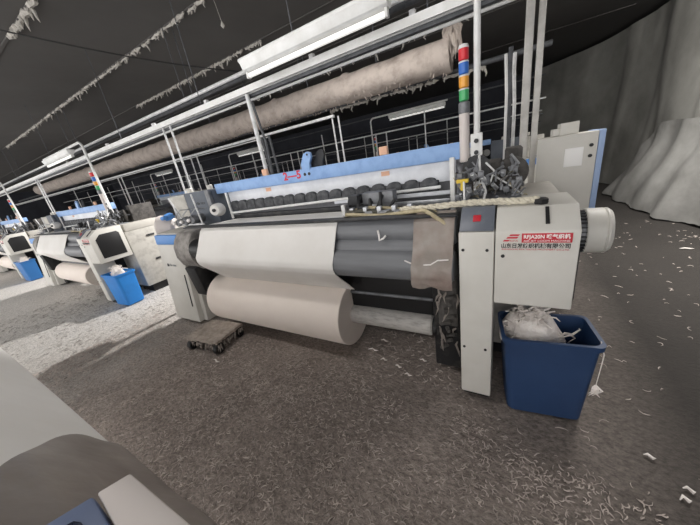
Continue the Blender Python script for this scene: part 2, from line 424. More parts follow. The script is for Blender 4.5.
# fabric
path = [(2.12, 1.205), (1.72, 1.232), (1.66, 1.222), (1.622, 1.18), (1.57, 1.09), (1.52, 1.0), (1.487, .945), (1.484, .90), (1.50, .86), (1.54, .815), (1.62, .735), (1.728, .622)]
def fab(x0, x1, path, t, nx=40):
    out = []
    for i in range(nx+1):
        pass
    def fn(u, v):
        k = v*(len(path)-1); i = min(int(k), len(path)-2); f = k-i
        y = path[i][0]*(1-f)+path[i+1][0]*f; z = path[i][1]*(1-f)+path[i+1][1]*f
        return Vector((x0+(x1-x0)*u, y+.002*noise.noise((u*9, v*4, 0)), z))
    return MB().sheet(fn, nx, (len(path)-1)*3, t)
fab(XL, XR, path, .006).build('woven_fabric', M['cloth'], loom, 50)
# front column at the right
fc = MB().box(-.225, -.052, 1.5, 1.78, .06, 1.165, .008).build('front_column', M['cream'], loom)
MB().box(-.215, -.062, 1.55, 1.76, 0, .06, 0).build('foot', M['black'], fc)
cp = MB().prism([(1.502, 1.168), (1.62, 1.272), (1.78, 1.272), (1.78, 1.168)], 'x', -.222, -.055, .005).build('control_panel', M['screen'], fc)
rs = Matrix.Rotation(math.atan2(.104, .118), 3, 'X')
MB().box(-.158, -.120, 1.54, 1.58, 1.222, 1.226, .001, rot=rs).build('red_sticker', M['red'], cp)
m = MB()
for x in (-.203, -.085):
    for z in (1.065, .425): m.lathe([(.008, 0), (.008, .004), (.002, .005)], (x, 1.5, z), (0, -1, 0), 12)
m.build('screws', M['ink'], fc)
# belt housing with the sign
hs = MB().prism([(1.5, .755), (1.5, 1.165), (1.62, 1.262), (1.95, 1.262), (1.95, .755)], 'x', -.048, .292, .007).build('belt_housing', M['cream'], loom)
MB().box(.160, .175, 1.515, 1.615, 1.222, 1.2285, 0, rot=Matrix.Rotation(math.atan2(.097, .12), 3, 'X')).build('slot', M['ink'], hs)
MB().lathe([(.03, 0), (.034, .008), (.034, .024), (.02, .03)], (.145, 1.655, 1.264), (0, 0, 1), 6).build('knob', M['ink'], hs)
m = MB()
for (x, z) in ((-.012, 1.035),): m.lathe([(.009, 0), (.009, .004), (.002, .005)], (x, 1.5, z), (0, -1, 0), 12)
m.build('screw', M['ink'], hs)
sg = MB().box(.066, .262, 1.4965, 1.502, 1.108, 1.154, .001).build('sign_plate', M['red'], hs)
writing('sign_lettering', 'RFJA20N 喷气织机', .024, (.074, 1.4955, 1.130), M['white'], sg, width=.18, bold=.0006)
writing('sign_lettering', 'AIR JET LOOM MACHINE', .013, (.074, 1.4955, 1.113), M['white'], sg, width=.18)
writing('company_lettering', '山东日发纺织机械有限公司', .026, (-.020, 1.4985, 1.082), M['ink'], hs, width=.278, bold=.0006)
writing('company_lettering', 'SHANDONG RIFA TEXTILE MACHINERY CO.,LTD.', .010, (-.018, 1.4985, 1.069), M['red'], hs, width=.274)
m = MB()
for i, (xa, xb, z) in enumerate(((.012, .052, 1.142), (.000, .046, 1.129), (-.014, .010, 1.114))):
    m.prism([(xa, z), (xb, z), (xb+.006, z+.008), (xa+.006, z+.008)], 'y', 1.4975, 1.501)
m.build('logo_mark', M['red'], hs)
writing('logo_lettering', 'RIFA', .011, (.016, 1.4985, 1.113), M['red'], hs, width=.036)
ew = MB().prism([(1.57, .82), (1.57, 1.12), (1.64, 1.19), (1.86, 1.19), (1.89, 1.16), (1.89, .82)], 'x', .2925, .297, .001).build('end_window', M['black'], hs)
# rear housing behind it, with handles on its end
rh = MB().box(-.24, .27, 1.97, 3.05, .14, 1.13, .012).build('rear_housing', M['creamdust'], loom)
MB().box(-.055, .268, 1.99, 2.52, 1.131, 1.252, .01).build('raised_cover', M['coverpaint'], rh)
for z in (.55, .98):
    MB().box(.27, .285, 2.25, 2.38, z, z+.03, .004).build('handle', M['dark'], rh)
MB().box(-.2, .22, 2.05, 2.95, 0, .14, 0).build('housing_foot', M['black'], rh)
# drive motor
mo = MB().lathe([(.10, 0), (.112, .01), (.112, .12), (.10, .125)], (.275, 2.03, 1.005), (1, 0, 0), 28).build('drive_motor', M['grey'], loom)
m = MB()
for k in range(28):
    a = 2*PI*k/28; R = Matrix.Rotation(a, 3, 'X')
    vs = [R @ Vector(p) + Vector((0, 2.03, 1.005)) for p in ((.29, -.003, .108), (.29, .003, .108), (.29, .003, .126), (.29, -.003, .126), (.40, -.003, .108), (.40, .003, .108), (.40, .003, .126), (.40, -.003, .126))]
    m.add(vs, [(0,1,2,3), (7,6,5,4), (0,4,5,1), (1,5,6,2), (2,6,7,3), (3,7,4,0)])
m.build('cooling_fins', M['dark'], mo)
fcv = MB().lathe([(.126, 0), (.131, .006), (.131, .082), (.126, .087), (.131, .092), (.131, .10), (.118, .116), (.06, .120)], (.395, 2.03, 1.01), (1, 0, 0), 40).build('fan_cover', M['cream'], mo)
MB().box(.30, .36, 2.05, 2.12, .62, .87, .004).build('motor_bracket', M['greydust'], mo)
# top beam
tb = MB().box(-2.985, -.29, 2.1, 2.22, 1.512, 1.622, .008).build('top_beam', M['blue'], loom)
lug = [(-1.655, 1.60), (-1.66, 1.66), (-1.61, 1.745), (-1.57, 1.76), (-1.535, 1.75), (-1.53, 1.71), (-1.56, 1.66), (-1.565, 1.60)]
lg = MB().prism(lug, 'y', 2.095, 2.125, .004).build('lifting_lug', M['blue'], tb)
MB().lathe([(.009, 0), (.009, .004)], (-1.565, 2.095, 1.735), (0, -1, 0), 10).build('bolt', M['ink'], lg)
MB().prism([(x+.10, z) for x, z in lug], 'y', 2.16, 2.19, .004).build('lifting_lug', M['dark'], tb)
writing('painted_number', '2—5', .10, (-1.90, 2.0985, 1.548), M['redpen'], tb, width=.215, bold=.003)
m = MB()
for x in (-1.635, -1.585): m.lathe([(.014, 0), (.014, .004)], (x, 2.1, 1.574), (0, -1, 0), 10)
m.build('beam_holes', M['ink'], tb)
for x in (-2.17, -.86):
    MB().box(x-.035, x+.035, 2.13, 2.16, 1.622, 1.685, .006).build('paper_tag', M['orangetag'], tb)
    MB().box(x-.035, x+.035, 2.127, 2.131, 1.465, 1.50, 0).build('paper_label', M['orangetag'], tb)
# white frame plate, guides, rods, warp
hp = MB().box(-2.82, -.33, 2.132, 2.15, 1.372, 1.512, .003).build('frame_plate', M['plate'], loom)
for k in range(17):
    x = -2.72+k*.138
    pr = [(x-.066, 1.31), (x-.066, 1.388)]+[(x-.048*math.cos(a), 1.39+.022*math.sin(a)) for a in [PI*j/8 for j in range(9)]]+[(x+.066, 1.388), (x+.066, 1.31)]
    MB().prism(pr, 'y', 2.085, 2.13, .003).build('frame_guide', M['combs'], hp)
MB().tube((-2.78, 2.06, 1.285), (-.42, 2.06, 1.345), .012).build('white_rod', M['whitepaint'], loom)
MB().box(-2.8, -.34, 2.20, 2.24, 1.16, 1.372, .003).build('heald_frame', M['warp'], loom)
MB().box(-1.35, -.36, 2.07, 2.082, 1.285, 1.315, .003).build('frame_bar', M['plate'], loom)
MB().box(-1.0, -.36, 2.05, 2.062, 1.225, 1.262, .003).build('reed_cap', M['steel'], loom)
MB().box(-2.85, -.34, 2.125, 2.16, 1.20, 1.25, .004).build('reed', M['dark'], loom)
def warp(u, v): return Vector((XL+(XR-XL)*u, 2.25+1.0*v, 1.21-.1*v))
MB().sheet(warp, 4, 4, .004).build('warp_sheet', M['warp'], loom)
MB().tube((-3.05, 3.2, .7), (-.45, 3.2, .7), .33, 40).build('warp_beam', M['warp'], loom)
MB().box(-3.2, -.3, 3.05, 3.12, 1.0, 1.12, .008).build('back_rail', M['dark'], loom)
MB().box(-.337, -.307, 1.94, 1.97, 1.13, 1.535, .004).build('end_post', M['whitepaint'], loom)
MB().box(-2.79, -2.765, 2.06, 2.08, 1.22, 1.515, .004).build('end_post', M['whitepaint'], loom)
# temple and its linkage
tm = MB().box(-.97, -.72, 1.88, 1.97, 1.285, 1.375, .006).build('temple', M['grey'], loom)
m = MB().box(-1.09, -.90, 1.80, 1.90, 1.235, 1.29, .005).box(-1.06, -.98, 1.82, 1.93, 1.30, 1.37, .004)
for k in range(9):
    x = -1.1+.045*k; m.tube((x, 1.78+.01*(k % 3), 1.24), (x+.03*(-1)**k, 1.88, 1.31+.02*(k % 4)), .012)
m.build('temple_linkage', M['dark'], tm)
m = MB()
for k in range(5): m.tube((-1.0+.11*k, 1.74, 1.245), (-.93+.11*k, 1.78, 1.25), .016).box(-1.02+.11*k, -.99+.11*k, 1.75, 1.79, 1.23, 1.29, .003)
m.build('temple_screws', M['steel'], tm)
MB().box(-1.085, -1.055, 1.74, 1.77, 1.24, 1.32, .004).build('temple_pin', M['whitepaint'], tm)
# air hoses
for k, (z, mt) in enumerate(((1.262, 'hose'), (1.25, 'darkhose'), (1.246, 'hose'))):
    pts = [(-1.05+.7*t+.01*k, 1.80-.05*k+.02*math.sin(5*t), z+.012*math.sin(7*t+k)) for t in [j/12 for j in range(11)]]
    pts += [(-.40+.01*k, 1.70-.04*k, z-.01), (-.33+.01*k, 1.67-.03*k, z-.06), (-.30+.01*k, 1.66-.02*k, z-.16)]
    MB().path(pts, .013 if k != 1 else .018, 8).build('air_hose', M[mt], loom)
# weft insertion gear at the right end: brackets, cams, valves
wg = MB().box(-.27, -.05, 2.12, 2.55, 1.245, 1.46, .012).box(-.03, .075, 2.25, 2.62, 1.245, 1.53, .01).build('drive_box', M['greygrime'], loom)
MB().lathe([(.03, 0), (.10, .01), (.10, .03), (.03, .04)], (.02, 2.2, 1.38), (-.3, -1, 0), 28).build('cam_wheel', M['greygrime'], wg)
MB().lathe([(.03, 0), (.085, .008), (.085, .03), (.03, .035)], (-.19, 2.09, 1.44), (0, -1, 0), 22).build('cam_wheel', M['dark'], wg)
m = MB()
rnd = random.Random(4)
for k in range(80):
    x = rnd.uniform(-.3, .07); y = rnd.uniform(1.85, 2.18); z = rnd.uniform(1.26, 1.44)
    m.tube((x, y, z), (x+rnd.uniform(-.05, .05), y+rnd.uniform(-.03, .06), z+rnd.uniform(-.06, .07)), rnd.uniform(.004, .011), 7)
    if k % 5 == 0: m.box(x-.018, x+.014, y-.015, y+.015, z-.014, z+.02, .003)
m.box(-.3, .07, 1.84, 2.16, 1.246, 1.266, .003)
m.build('linkage', M['grey'], wg)
for k in range(8):
    x = rnd.uniform(-.28, .0); y = rnd.uniform(1.83, 1.95); z = rnd.uniform(1.26, 1.40)
    MB().tube((x, y, z), (x+rnd.uniform(-.03, .03), y-.03, z+rnd.uniform(.02, .06)), rnd.uniform(.008, .016), 8).build('air_fitting', M['steel'], wg)
MB().box(-.285, -.215, 1.86, 1.90, 1.378, 1.40, .004).tube((-.25, 1.88, 1.33), (-.25, 1.88, 1.39), .014).build('yellow_valve', M['yellow'], wg)
for k in range(9):
    x = rnd.uniform(-.26, .0); z = rnd.uniform(1.34, 1.45); q = [Vector((x, 1.98, z))]
    for j in range(5): q.append(q[-1]+Vector((rnd.uniform(-.04, .05), rnd.uniform(-.03, .02), rnd.uniform(-.05, .02))))
    MB().path(q, rnd.uniform(.003, .006), 6).build('thin_hose', M[('greydust', 'hose', 'darkhose')[k % 3]], wg)
m = MB()
m.path([(-.17, 2.04, 1.52), (-.16, 1.99, 1.40), (-.12, 1.9, 1.31), (-.13, 1.82, 1.25)], .008, 6)
m.path([(-.13, 2.03, 1.47), (-.08, 1.98, 1.42), (-.10, 1.95, 1.35), (-.16, 1.93, 1.36), (-.15, 1.97, 1.43)], .006, 6)
m.path([(-.10, 2.0, 1.40), (.0, 1.98, 1.33), (.08, 1.98, 1.26)], .005, 6)
m.build('white_cable', M['whitepaint'], wg)
MB().tube((-.22, 1.72, 1.27), (-.225, 1.74, 1.40), .006).build('thin_rod', M['whitepaint'], wg)
# signal tower
st = MB().tube((-.262, 2.08, 1.49), (-.262, 2.08, 1.80), .031, 20).build('signal_tower', M['pinkwhite'], loom)
MB().tube((-.262, 2.08, 1.78), (-.262, 2.08, 1.85), .034, 20).build('tower_collar', M['grey'], st)
for z, mt, nm in ((1.850, 'lgreen', 'green_lens'), (1.922, 'lamber', 'amber_lens'), (1.994, 'lblue', 'blue_lens'), (2.066, 'lred', 'red_lens')):
    l_ = MB().tube((-.262, 2.08, z+.004), (-.262, 2.08, z+.069), .029, 20).build(nm, M[mt], st)
    tag(l_, nm.replace('_', ' '))
    MB().tube((-.262, 2.08, z+.064), (-.262, 2.08, z+.072), .030, 20).build('lens_ring', M['whitepaint'], l_)
MB().lathe([(.029, 0), (.026, .012), (.01, .018)], (-.262, 2.08, 2.137), (0, 0, 1), 20).build('tower_cap', M['whitepaint'], st)

# arm lamp: post clamped to the loom, arm bending over it, long batten fitting
def arm_lamp(label, group):
    r = thing('arm_lamp', (-.19, 2.1, 1.24), label, 'lamp', group)
    pts = [(-.19, 2.1, 1.24), (-.19, 2.1, 2.5)]+[(-.19-.09*(1-math.cos(a)), 2.1, 2.5+.09*math.sin(a)) for a in [PI/2*j/6 for j in range(1, 7)]]+[(-.62, 2.1, 2.59), (-2.1, 2.1, 2.59)]
    MB().path(pts, .019, 12).build('bent_post', M['whitepaint'], r)
    MB().box(-.225, -.155, 2.07, 2.095, 1.50, 1.655, .004).build('clamp_plate', M['whitepaint'], r)
    m = MB()
    for z in (1.54, 1.61): m.lathe([(.014, 0), (.014, .01)], (-.19, 2.07, z), (0, -1, 0), 10)
    m.build('clamp_bolts', M['dark'], r)
    f = MB().prism([(2.04, 2.56), (2.16, 2.56), (2.14, 2.50), (2.125, 2.49), (2.075, 2.49), (2.06, 2.50)], 'x', -2.05, -.70, .003).build('batten', M['whitepaint'], r)
    MB().tube((-2.02, 2.1, 2.462), (-.73, 2.1, 2.462), .019, 14).build('fluorescent_tube', M['tubeglow'], f)
    for x in (-2.04, -.73): MB().box(x, x+.02, 2.08, 2.12, 2.44, 2.50, .003).build('tube_holder', M['whitepaint'], f)
    return r
lamp = arm_lamp('white tube lamp on a bent post clamped beside the near signal tower', 'tube lamps over the front looms')

# cloth roll
CY, CZ, CR = 1.80, .342, .284
roll = thing('cloth_roll', (-1.75, CY, 0), 'thick roll of white cloth under the nearest loom with bare tube showing', 'cloth roll', 'cloth rolls on the front looms')
MB().lathe([(.09, 0), (CR-.006, .0), (CR, .006), (CR, 1.774), (CR-.006, 1.78), (.09, 1.78)], (-2.94, CY, CZ), (1, 0, 0), 72).build('wound_cloth', M['rollcloth'], roll)
MB().tube((-3.0, CY, CZ), (-.455, CY, CZ), .084, 32).build('core_tube', M['tube'], roll)
MB().tube((-.455, CY, CZ), (-.42, CY, CZ), .088, 28).build('end_collar', M['black'], roll)
m = MB().lathe([(.02, 0), (.10, .005), (.10, .03), (.02, .035)], (-.42, CY, CZ), (1, 0, 0), 24)
m.build('gear', M['blackdust'], roll)
# linty bracket carrying the roll belongs to the loom
m = MB().box(-.405, -.34, 1.76, 1.92, .05, .62, .006).box(-.40, -.27, 1.70, 1.74, .42, .80, .008)
for k in range(10):
    m.tube((-.39+.02*(k % 4), 1.70+.01*(k % 3), .22+.05*k), (-.34+.03*(k % 3), 1.68, .27+.05*k), .014, 8)
m.build('roll_bracket', M['greygrime'], loom)
rnd = random.Random(11); m = MB()
for k in range(12):
    p = Vector((rnd.uniform(-.40, -.27), rnd.uniform(1.66, 1.70), rnd.uniform(.3, .75))); pts = [p]
    for j in range(3): p = p+Vector((rnd.uniform(-.02, .02), rnd.uniform(-.01, .01), rnd.uniform(-.06, -.01))); pts.append(p)
    m.path(pts, [.004, .008, .007, .001], 4)
o = m.build('clinging_lint', M['greylint'], loom); o['kind'] = 'stuff'

# waste bin with lint
def bin_(loc, rz, mat, label, group, s=1.0):
    r = thing('waste_bin', (0, 0, 0), label, 'bin', group)
    bx, by, tx, ty, h = .186, .13, .218, .142, .55
    def ring(hx, hy, z, c=.04, n=5):
        pts = []
        for sx, sy, a0 in ((1, 1, 0), (-1, 1, PI/2), (-1, -1, PI), (1, -1, 1.5*PI)):
            for j in range(n+1):
                a = a0+PI/2*j/n
                pts.append(((hx-c)*sx+c*math.cos(a), (hy-c)*sy+c*math.sin(a), z))
        return pts
    L = [ring(bx-.02, by-.02, .004), ring(bx, by, .02), ring(tx, ty, h-.035), ring(tx+.012, ty+.012, h-.03), ring(tx+.014, ty+.014, h), ring(tx-.004, ty-.004, h), ring(tx-.006, ty-.006, h-.03), ring(bx-.012, by-.012, .03)]
    n = len(L[0]); vs = [p for l in L for p in l]; fs = []
    for i in range(len(L)-1):
        for k in range(n): fs.append((i*n+k, i*n+(k+1) % n, (i+1)*n+(k+1) % n, (i+1)*n+k))
    fs.append(tuple(range(n))[::-1]); fs.append(tuple(range((len(L)-1)*n, len(L)*n)))
    m = MB(); v, f = m.add(vs, fs); m.build('tub', mat, r)
    r.location = loc; r.rotation_euler.z = rz
    return r
b1 = bin_((.214, 1.638, 0), math.radians(7), M['binnavy'], 'dark navy waste bin heaped with lint under the nearest white sign housing', 'waste bins beside the looms')
b2 = bin_((.25-5.72, 1.655, 0), math.radians(4), M['binblue'], 'bright blue waste bin in front of the second loom', 'waste bins beside the looms')
b3 = bin_((.235-11.44, 1.655, 0), math.radians(5), M['binmid'], 'blue waste bin at far left by the third loom', 'waste bins beside the looms')

def lint_heap(c, sx, sy, h, z0, seed, label, rz=0, off=0):
    rnd = random.Random(seed); m = MB()
    def fn(u, v):
        a = 2*PI*u; r = v
        x = sx*r*math.cos(a); y = sy*r*math.sin(a)
        z = h*(1-r*r)**.8 if r < 1 else 0
        z += .05*noise.noise((x*9+seed, y*9, 2))+.02*noise.noise((x*25, y*25, seed))
        return Vector((c[0]+x+.02*noise.noise((z*9, y*9, 7)), c[1]+y, z0+z+off*x))
    m.sheet(fn, 48, 16)
    for k in range(55):
        a = rnd.uniform(0, 2*PI); r = rnd.uniform(0, .95)
        p = fn(a/2/PI, r)+Vector((0, 0, .0)); pts = [p]
        for j in range(4):
            p = p+Vector((rnd.uniform(-.04, .04), rnd.uniform(-.04, .04), rnd.uniform(-.02, .02))); pts.append(p)
        m.path(pts, [.002, rnd.uniform(.003, .008), rnd.uniform(.003, .008), .004, .001], 5)
    o = m.build('lint_heap', M['lint'], None, 60)
    return tag(o, label, 'lint', kind='stuff')
lint_heap((.165, 1.66), .185, .115, .215, .42, 3, 'heap of white lint filling the dark navy bin', off=-.25)
lint_heap((-5.47, 1.655), .18, .11, .2, .44, 5, 'white lint in the bright blue bin of the second loom')
lint_heap((-11.2, 1.655), .18, .11, .2, .42, 6, 'pale lint in the far left blue bin')
m = MB(); m.path([(.44, 1.56, .558), (.452, 1.528, .50), (.446, 1.522, .40), (.440, 1.518, .30)], [.002, .003, .002, .002], 5)
for k in range(9):
    p = Vector((.440, 1.518, .305)); m.path([p, p+Vector((random.uniform(-.02, .02), random.uniform(-.03, -.005), random.uniform(-.03, .0))), p+Vector((random.uniform(-.03, .03), -.02, random.uniform(-.06, -.02)))], [.006, .007, .001], 5)
tag(m.build('lint_strand', M['lint']), 'frayed white thread hanging down the side of the navy bin', 'lint')

# rope of waste selvage over the control column
pts0 = [(-.62, 1.74, 1.262), (-.42, 1.70, 1.272), (-.26, 1.67, 1.285), (-.16, 1.655, 1.292), (-.05, 1.655, 1.288), (.06, 1.655, 1.284), (.135, 1.655, 1.286)]
m = MB()
for ph in (0, 2*PI/3, 4*PI/3):
    pts = []
    for i in range(61):
        k = i/60*(len(pts0)-1); j = min(int(k), len(pts0)-2); p = Vector(pts0[j]).lerp(Vector(pts0[j+1]), k-j)
        a = ph+i*.75; rr = .009
        pts.append(p+Vector((0, rr*math.cos(a), rr*math.sin(a)+.004*noise.noise((i*.3, ph, 0)))))
    m.path(pts, .0105, 7)
tag(m.build('twisted_rope', M['rope']), 'cream twisted selvage rope lying across the nearest control column', 'rope')

# film over the right end of the rollers
fp = [(1.70, 1.250), (1.615, 1.205), (1.575, 1.12), (1.53, 1.02), (1.475, .95), (1.468, .90), (1.470, .86), (1.475, .825)]
def film(u, v):
    k = v*(len(fp)-1); i = min(int(k), len(fp)-2); f = k-i
    y = fp[i][0]*(1-f)+fp[i+1][0]*f; z = fp[i][1]*(1-f)+fp[i+1][1]*f
    return Vector((-.495+.235*u+.012*noise.noise((v*3, u*2, 1)), y-.006-.012*abs(noise.noise((u*4, v*5, 2))), z+(.02*noise.noise((u*3, 0, 4)) if v > .9 else 0)))
tag(MB().sheet(film, 16, 28, .002).build('plastic_film', M['film']), 'dirty brownish clear film wrapped over the right end of grey rollers', 'plastic film')
m = MB(); m.path([(-.545, 1.512, .985), (-.47, 1.49, .965), (-.38, 1.485, .975), (-.34, 1.495, 1.0), (-.28, 1.497, 1.005)], .0045, 6)
tag(m.build('loose_yarn', M['white']), 'loose white yarn lying across the brownish film on the rollers', 'yarn')
m = MB(); m.path([(-.735, 1.585, 1.165), (-.73, 1.585, 1.13), (-.725, 1.57, 1.10), (-.70, 1.575, 1.11), (-.685, 1.59, 1.125)], .007, 6)
tag(m.build('loose_yarn', M['white']), 'short curl of white yarn stuck on the upper grey roller', 'yarn')

# trolley at the left foot of the roll
tr = thing('platform_trolley', (-2.72, 1.37, 0), 'low black wheeled trolley caked in lint beside the left end of roll', 'trolley')
R_ = Matrix.Rotation(.10, 3, 'Z')
def tx(x, y, z): return R_ @ Vector((x, y, z)) + Vector((-2.72, 1.37, 0))
def slab(u, v):
    e = .012*noise.noise((u*14, v*14, 3))
    return tx(-.235+.47*u+e, -.175+.35*v+e, .15+.012*noise.noise((u*9, v*9, 1)))
MB().sheet(slab, 30, 24, -.03).build('deck', M['dirtyply'], tr, 60)
m = MB()
for y in (-.14, .14):
    m.path([tx(-.22, y, .115), tx(.22, y, .115)], .016, 8)
for x in (-.2, .2): m.path([tx(x, -.15, .112), tx(x, .15, .112)], .016, 8)
m.build('frame', M['blackdust'], tr)
for x in (-.19, .20):
    for y in (-.13, .15):
        p = tx(x, y-.02, .06); q = R_ @ Vector((1, .0, 0))
        w = MB().lathe([(.012, -.026), (.052, -.026), (.058, -.016), (.058, .016), (.052, .026), (.012, .026)], p, q, 18).build('wheel', M['black'], tr)
        MB().lathe([(.018, -.03), (.018, .03)], p, q, 12).path([p+q*.03, p+q*.03+Vector((0, 0, .05))], .006, 6).build('fork', M['blackdust'], w)
rnd = random.Random(5); m = MB()
for k in range(40):
    x = rnd.uniform(-.23, .23); s_ = rnd.choice((-1, 1)); p = tx(x, -.175, .11) if rnd.random() < .6 else tx(.235, rnd.uniform(-.17, .17), .11); pts = [p]
    for j in range(3): p = p+Vector((rnd.uniform(-.015, .015), rnd.uniform(-.012, .004), -rnd.uniform(.008, .028))); pts.append(p)
    m.path(pts, [.007, .008, .006, .001], 4)
o = m.build('clinging_lint', M['greylint'], tr); o['kind'] = 'stuff'

# ------------------------------------------------------------------ the further looms of the front row
PITCH = 5.72
def move_copy(src, dx, label, skip=()):
    c = copy_tree(src, None, skip); c.location.x += dx; c['label'] = label; return c
SKIP = ('drive_motor', 'painted_number', 'beam_holes', 'roll_bracket')
move_copy(loom, -PITCH, 'second loom along the row with the bright blue bin before it', SKIP)
move_copy(loom, -2*PITCH, 'third loom along the row cut off by the left picture edge', SKIP)
move_copy(lamp, -PITCH, 'tube lamp on a bent post hanging over the second loom at left')
move_copy(lamp, -2*PITCH, 'tube lamp post over the third loom at the left picture edge')
rb_ = move_copy(roll, -PITCH, 'roll of white cloth under the second loom behind bright blue bin')
rc_ = move_copy(roll, -2*PITCH, 'roll of white cloth under the third loom at far left')
for q in (rb_, rc_): q.scale = (1, .72, .72); q.location.z = CZ*.28

# rear row: the same looms back to back with the front row
XC, YC = -3.35, 9.3
def rear(src, k, label, group, skip=()):
    c = copy_tree(src, None, skip)
    c.location = (XC-src.location.x-k*PITCH, YC-src.location.y, src.location.z); c.rotation_euler.z = PI
    c['label'] = label; c['group'] = group; return c
where = ('right behind the nearest loom', 'behind the gap left of the nearest loom', 'behind the second loom')
for k in range(3):
    rear(loom, k, 'loom of the rear row standing '+where[k], 'weaving looms in the rear row', SKIP)
    rear(lamp, k, 'small far tube lamp over the rear row '+where[k], 'tube lamps over the rear looms')

# ------------------------------------------------------------------ things behind and above
# white drum with a blue cap behind the left cabinet
d_ = thing('yarn_drum', (-4.03, 1.98, 0), 'white rounded drum with a blue cap on a stand left of the near cabinet', 'drum')
MB().lathe([(.03, 0), (.10, .005), (.135, .05), (.135, .17), (.11, .22), (.04, .24)], (-4.02, 2.05, 1.17), (-.45, -.7, .25), 28).build('drum_body', M['pinkwhite'], d_)
MB().lathe([(.03, 0), (.06, .01), (.06, .06), (.045, .075)], (-3.96, 1.99, 1.28), (.1, -.3, 1), 18).tube((-3.98, 1.90, 1.31), (-3.88, 1.89, 1.32), .025).build('blue_cap', M['bluestripe'], d_)
MB().tube((-4.03, 2.0, 0), (-4.03, 2.0, 1.12), .025).box(-4.12, -3.94, 1.9, 2.1, 0, .03, .005).build('stand', M['dark'], d_)

# electrical cabinet behind the right end
ec = thing('electrical_cabinet', (.5, 3.15, 0), 'tall cream electrical cabinet with blue edge behind the nearest loom', 'cabinet')
MB().box(.23, .600, 3.0, 3.4, .78, 1.54, .008).build('body', M['palecabinet'], ec)
dr = MB().box(.205, .600, 2.975, 2.998, .79, 1.54, .006).build('door', M['palecabinet'], ec)
for z in (1.44, 1.36): MB().lathe([(.013, 0), (.013, .014), (.006, .018)], (.56, 2.975, z), (0, -1, 0), 12).build('lock', M['ink'], dr)
MB().box(.395, .515, 2.970, 2.976, 1.29, 1.435, .001).build('paper_sheet', M['paper'], dr)
MB().box(.602, .642, 2.98, 3.4, .78, 1.545, .006).build('blue_edge', M['paleblue'], ec)
MB().box(.32, .6, 3.04, 3.36, 0, .78, .01).build('pedestal', M['greygrime'], ec)
m = MB().box(.36, .485, 3.06, 3.25, 1.541, 1.635, .006).box(.31, .37, 3.08, 3.23, 1.541, 1.60, .006)
tag(m.build('junction_box', M['cream']), 'small cream junction box sitting on top of the electrical cabinet', 'box')

# posts by the right end
def post(name, x0, x1, y0, y1, top, mat, label, z0=0):
    m = MB().box(x0, x1, y0, y1, z0, top, .008).box(x0-.03, x1+.03, y0-.03, y1+.03, z0, z0+.012, .002)
    return tag(m.build(name, mat), label, 'post')
post('steel_post', .072, .132, 3.10, 3.16, 3.585, M['palepost'], 'square galvanised post rising to the ceiling, left of a matching pair')
post('steel_post', .158, .205, 3.10, 3.15, 3.585, M['palepost'], 'narrower square post standing just left of the electrical cabinet')
m = MB().path([(-.050, 3.5, 0), (-.050, 3.5, 2.0), (-.066, 3.5, 2.34)], .013, 8)
tag(m.build('thin_pipe', M['whitepaint']), 'thin white upright pipe left of the square posts', 'pipe')
m = MB().path([(.022, 3.55, 0), (.022, 3.55, 1.9), (.006, 3.55, 2.2), (.008, 3.55, 2.34)], .016, 8)
tag(m.build('thin_pipe', M['galv']), 'thin grey bent upright pipe nearest the square posts', 'pipe')
m = MB().box(-.045, -.005, 3.6, 3.64, 0, 2.41, .004)
tag(m.build('dark_conduit', M['dullpipe']), 'dark conduit between the two thin upright pipes', 'conduit')

# overhead rail over the front row, on posts
rl = thing('overhead_rail', (-6, 2.28, 0), 'long white overhead rail on posts above the front row of looms', 'rail')
MB().prism([(2.24, 2.40), (2.24, 2.455), (2.30, 2.455), (2.30, 2.40), (2.29, 2.40), (2.29, 2.445), (2.25, 2.445), (2.25, 2.40)], 'x', -26, .9).build('channel', M['whitepaint'], rl)
MB().box(-26, .9, 2.302, 2.345, 2.375, 2.43, .004).build('cable_tray', M['dullpipe'], rl)
MB().tube((-26, 2.37, 2.375), (.9, 2.37, 2.375), .014).build('conduit', M['whitepaint'], rl)
for k in range(3):
    for x in (-3.88, -3.71, -2.28):
        fat = x > -3
        if fat and k: continue
        MB().tube((x-k*PITCH, 2.27 if not fat else 2.28, 1.57 if not fat else 1.245), (x-k*PITCH, 2.27, 2.40), .012 if not fat else .022, 12).build('post', M['galv'], rl)
for x in (-7.3, -5.5, -4.05, -2.9, -1.45, -.6):
    MB().box(x-.02, x+.02, 2.25, 2.29, 2.455, 2.49, .003).build('rail_clip', M['galv'], rl)
for x in (-3.0, -1.6, -.5, -5, -8): MB().tube((x, 2.27, 2.45), (x, 2.27, 3.6), .005, 6).build('hanger', M['dullpipe'], rl)
m = MB().path([(-2.52, 2.6, 1.1), (-2.5, 2.6, 2.0), (-2.52, 2.55, 2.46)], .014, 8)
tag(m.build('dark_pipe', M['dullpipe']), 'dark upright pipe just right of the thick bright rail post', 'pipe')

